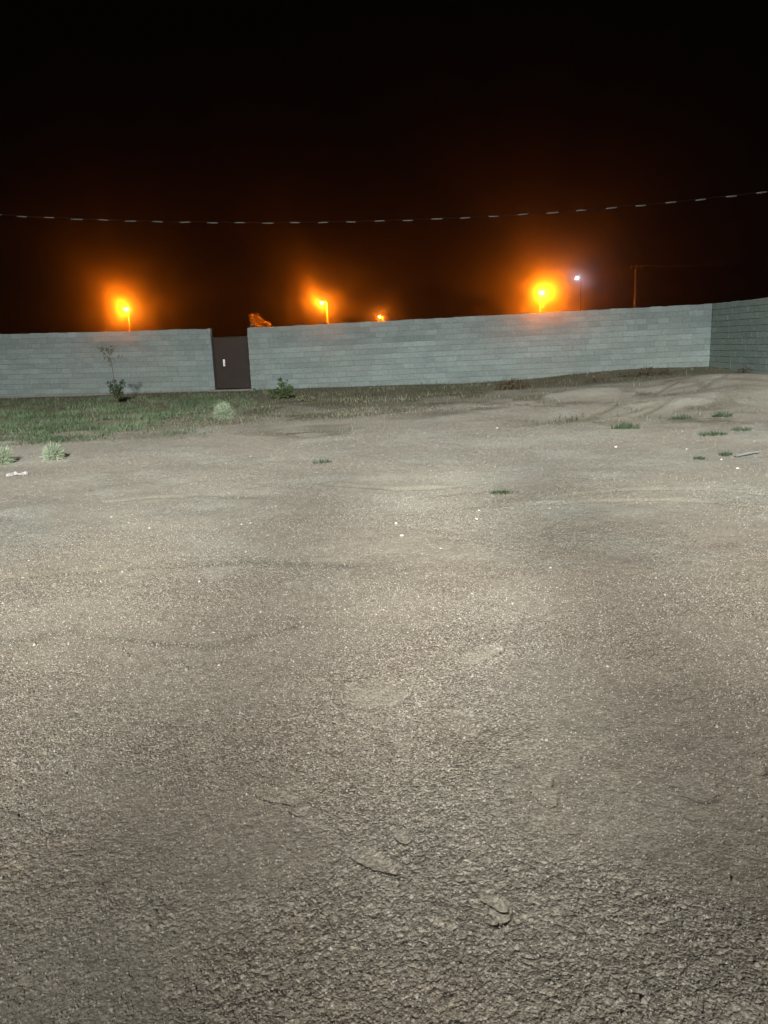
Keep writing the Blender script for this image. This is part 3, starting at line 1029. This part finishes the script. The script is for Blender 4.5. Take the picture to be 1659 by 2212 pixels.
# utility pole with wires
c = at_y(1375, 573, 64.0)
up_ = empty('utility_pole', (c[0], c[1], 0), 'thin wooden utility pole with crossarm beyond the right wall', 'utility pole')
mb = MB(); mb.tube([(0, 0, -.5), (0, 0, c[2])], [.15, .11], 10); mb.build('pole', M_wood, up_, smooth=True)
mb = MB(); mb.box((0, -.12, c[2] - .22), (1.3, .1, .11), rot=.5); mb.build('crossarm', M_wood, up_)
for k in (-.55, 0, .55):
    mb = MB(); mb.lathe([(.001, .16), (.035, .15), (.05, .09), (.03, .05), (.045, 0), (.001, -.01)], 10, c=(k * math.cos(.5), -.12 + k * math.sin(.5), c[2] - .15))
    mb.build('insulator', M_white if False else M_head, up_)
for k in (-.55, 0, .55):
    mb = MB()
    p0 = np.array([c[0] + k * .88, c[1] - .12 + k * .48, c[2]])
    far = at_y(1130 + 40 * k, 690, 150.0)
    near = at_y(1760 + 60 * k, 548 + 6 * k, 40.0)
    pts = []
    for tt in np.linspace(0, 1, 18):
        q = far * (1 - tt) + p0 * tt; q[2] -= 3.0 * tt * (1 - tt); pts.append(q)
    for tt in np.linspace(0, 1, 14)[1:]:
        q = p0 * (1 - tt) + near * tt; q[2] -= 1.2 * tt * (1 - tt); pts.append(q)
    mb.tube(pts, .006, 5)
    w = mb.build('power_line', M_cable)
    tag(w, ['left power line strung from the utility pole crossarm', 'middle power line strung from the utility pole crossarm', 'right power line strung from the utility pole crossarm'][int(round(k / .55)) + 1], 'power line', 'power lines on the utility pole')

# ------------------------------------------------------------------ trees beyond the wall
def tree(px, ptop, wpx, y, label, seed, pointy):
    ptt = at_y(px, ptop, y); hh = ptt[2]; rad = wpx * y / F * .5
    rg = random.Random(seed)
    root = empty('garden_tree', (ptt[0], y, 0), label, 'tree', 'trees beyond the wall')
    mb = MB()
    mb.tube([(0, 0, -.3), (.05, 0, hh * .3), (0, .05, hh * .62), (.03, 0, hh * .9)], [.16, .12, .08, .02], 9)
    for k in range(10):
        a = rg.uniform(0, 6.28); z0 = hh * rg.uniform(.3, .75); L = rad * rg.uniform(.6, 1.0)
        mb.tube([(0, 0, z0), (math.cos(a) * L * .5, math.sin(a) * L * .5, z0 + L * .5), (math.cos(a) * L, math.sin(a) * L, z0 + L * 1.0)], [.05, .03, .012], 6)
    mb.build('trunk', M_bark, root)
    mb = MB()
    for k in range(46):
        a = rg.uniform(0, 6.28); q = math.sqrt(rg.random()) * .75; zz = rg.uniform(.45, .95)
        rr_ = rad * (.42 if not pointy else .34)
        wz = 1 - max(0, zz - .6) * (1.1 if pointy else 1.6)
        cc = np.array([math.cos(a) * q * rad * wz, math.sin(a) * q * rad * wz, hh * zz])
        leafball(mb, cc, (rr_, rr_, rr_ * (1.3 if pointy else 1.0)), 60, .12, rg, shell=.1)
    if pointy:
        for k in range(12):
            a = rg.uniform(0, 6.28); q = rg.uniform(0, .8) * rad
            leafball(mb, np.array([math.cos(a) * q, math.sin(a) * q, hh * rg.uniform(.9, 1.0)]), (.12, .12, .4), 16, .12, rg, shell=0)
    mb.build('crown', M_tree, root, 'tint')


tree(553, 680, 40, 78, 'taller orange lit tree top beside the door gap', 61, True)
tree(577, 688, 28, 79, 'lower rounded orange lit tree top right of the taller one', 62, False)

# ------------------------------------------------------------------ overhead cable with dashes added to imitate flickering light
YC = 12.0
q = [at_y(*p, YC) for p in ((40, 466), (480, 479), (830, 476.5), (1250, 454), (1659, 413))]
co = np.polyfit([a[0] for a in q], [a[2] for a in q], 2)
zcab = lambda x: co[0] * x * x + co[1] * x + co[2]
cb = empty('overhead_cable', (0, YC, zcab(0)), 'thin dark cable with added flicker dashes sagging across the night sky', 'cable')
mb = MB(); mb.tube([(x, 0, zcab(x) - zcab(0)) for x in np.linspace(-13, 13, 60)], .002, 6); mb.build('cable', M_cable, cb)
x = -6.75
rg = random.Random(8)
base_me = None
while x < 7.0:
    L = .15 + .03 * rg.random()
    w_ = .0085 + .004 * (x + 6.75) / 13.7  # thinned to the left to imitate the light fading out
    mb = MB()
    zz = lambda a: zcab(a) - zcab(0) - .010 + .004 * math.sin(a * 9)
    mb.tube([(x + L * f, 0, zz(x + L * f)) for f in (0, .08, .5, .92, 1)], [w_ * q_ for q_ in (.3, .9, 1, .9, .3)], 8)
    mb.build('cable_dash', M_dash, cb, smooth=True)  # dash shape added to stand in for flickering light on the cable
    x += .385 + .0055 * (x + 6)

# ------------------------------------------------------------------ haze added to carry the lamp glow
mb = MB(); mb.box((0, 0, 16), (560, 560, 0)); mb = MB()
mb.box((0, 0, (15 - 1.8) / 2), (560, 560, 15 + 1.8))
mt, t = new_mat('glow_haze')
vol = t.n('ShaderNodeVolumePrincipled')
t.set(vol, 'Color', (.95, .93, .90)); t.set(vol, 'Density', .0055); t.set(vol, 'Anisotropy', .98)
o_ = t.n('ShaderNodeOutputMaterial'); t.t.links.new(vol.outputs[0], o_.inputs['Volume'])
hz = mb.build('haze', mt)
tag(hz, 'thin haze added to carry the glow around the lamps', 'haze', kind='stuff')

# ------------------------------------------------------------------ light of the yard flood on the building behind the viewer
FL = (-0.6, -16.5, 11.0)
L = bpy.data.lights.new('yard_flood', 'POINT')
L.energy = 152000; L.color = (1.0, .985, .95); L.shadow_soft_size = .35
L.use_nodes = True
t = NT(L.node_tree)
P = t.n('ShaderNodeNewGeometry').outputs['Incoming']
sp = t.n('ShaderNodeSeparateXYZ'); t.set(sp, 0, P)
dep = t.math('MULTIPLY', sp.outputs[2], -1.0)
cr = t.n('ShaderNodeFloatCurve')
cv = cr.mapping.curves[0]
prof = [(0, .2), (.07, .32), (.12, .46), (.18, .64), (.234, .80), (.26, .90), (.311, .82), (.381, .62), (.418, .485), (.46, .345), (.489, .20), (.505, .135), (.515, .09), (.6, .05), (1, .04)]
cv.points[0].location = prof[0]; cv.points[1].location = prof[-1]
for p in prof[1:-1]:
    cv.points.new(*p)
cr.mapping.update()
t.set(cr, 'Value', dep)
em = t.n('ShaderNodeEmission'); az = t.math('ARCTAN2', sp.outputs[0], sp.outputs[1])
c2 = t.n('ShaderNodeFloatCurve')
cv = c2.mapping.curves[0]
band = [(-20, .9), (-7, .92), (-4, 1.06), (-2.2, .97), (-.5, .76), (1.2, 1.03), (2.8, 1.15), (4.5, .84), (5.8, .74), (7.6, .95), (20, .9), (40, .85)]
nx_ = lambda a: (a + 40) / 80
cv.points[0].location = (0, .45); cv.points[1].location = (1, .425)
for a_, b_ in band[:-1]:
    cv.points.new(nx_(a_), b_ * .5)
c2.mapping.update()
t.set(c2, 'Value', t.math('DIVIDE', t.math('ADD', az, R(40)), R(80)))
wgt = t.rng(dep, .35, .41)
mul = t.math('ADD', 1.0, t.math('MULTIPLY', wgt, t.math('SUBTRACT', t.math('MULTIPLY', c2.outputs[0], 2.0), 1.0)))
t.set(em, 'Strength', t.math('MULTIPLY', cr.outputs[0], mul))
o_ = t.n('ShaderNodeOutputLight'); t.t.links.new(em.outputs[0], o_.inputs[0])
ob = bpy.data.objects.new('yard_flood', L); COL.objects.link(ob); ob.location = FL

# faint cool light, added with no moon in sight: the one sun lamp
L = bpy.data.lights.new('added_sun', 'SUN'); L.energy = .012; L.angle = R(.5); L.color = (.8, .88, 1)
ob = bpy.data.objects.new('added_sun', L); COL.objects.link(ob)
ob.rotation_euler = (R(50), 0, R(-30))

# ------------------------------------------------------------------ night sky
w = bpy.data.worlds.new('World'); scene.world = w; w.use_nodes = True
t = NT(w.node_tree)
sky = t.n('ShaderNodeTexSky', sky_type='NISHITA'); sky.sun_disc = False
sky.sun_elevation = R(-4); sky.sun_rotation = R(150)
b1 = t.n('ShaderNodeBackground'); t.t.links.new(sky.outputs[0], b1.inputs[0]); t.set(b1, 1, .004)
g = t.n('ShaderNodeTexCoord').outputs['Generated']
sz = t.n('ShaderNodeSeparateXYZ'); t.set(sz, 0, g)
el = t.rng(sz.outputs[2], 0.0, .35, 1.0, 0.0)
glow = t.math('POWER', el, 2.6)
b2 = t.n('ShaderNodeBackground'); t.set(b2, 0, (1.0, .45, .25, 1)); t.set(b2, 1, t.math('MULTIPLY', glow, .003))
ad = t.n('ShaderNodeAddShader'); t.t.links.new(b1.outputs[0], ad.inputs[0]); t.t.links.new(b2.outputs[0], ad.inputs[1])
o_ = t.n('ShaderNodeOutputWorld'); t.t.links.new(ad.outputs[0], o_.inputs[0])

# ------------------------------------------------------------------ render settings
scene.render.engine = 'CYCLES'
scene.cycles.use_denoising = True
try:
    scene.cycles.denoiser = 'OPENIMAGEDENOISE'
except Exception:
    pass
scene.cycles.max_bounces = 4
scene.cycles.volume_bounces = 0
scene.cycles.sample_clamp_indirect = 4
scene.view_settings.view_transform = 'Standard'
scene.view_settings.look = 'None'
scene.view_settings.exposure = 0
scene.view_settings.gamma = 1
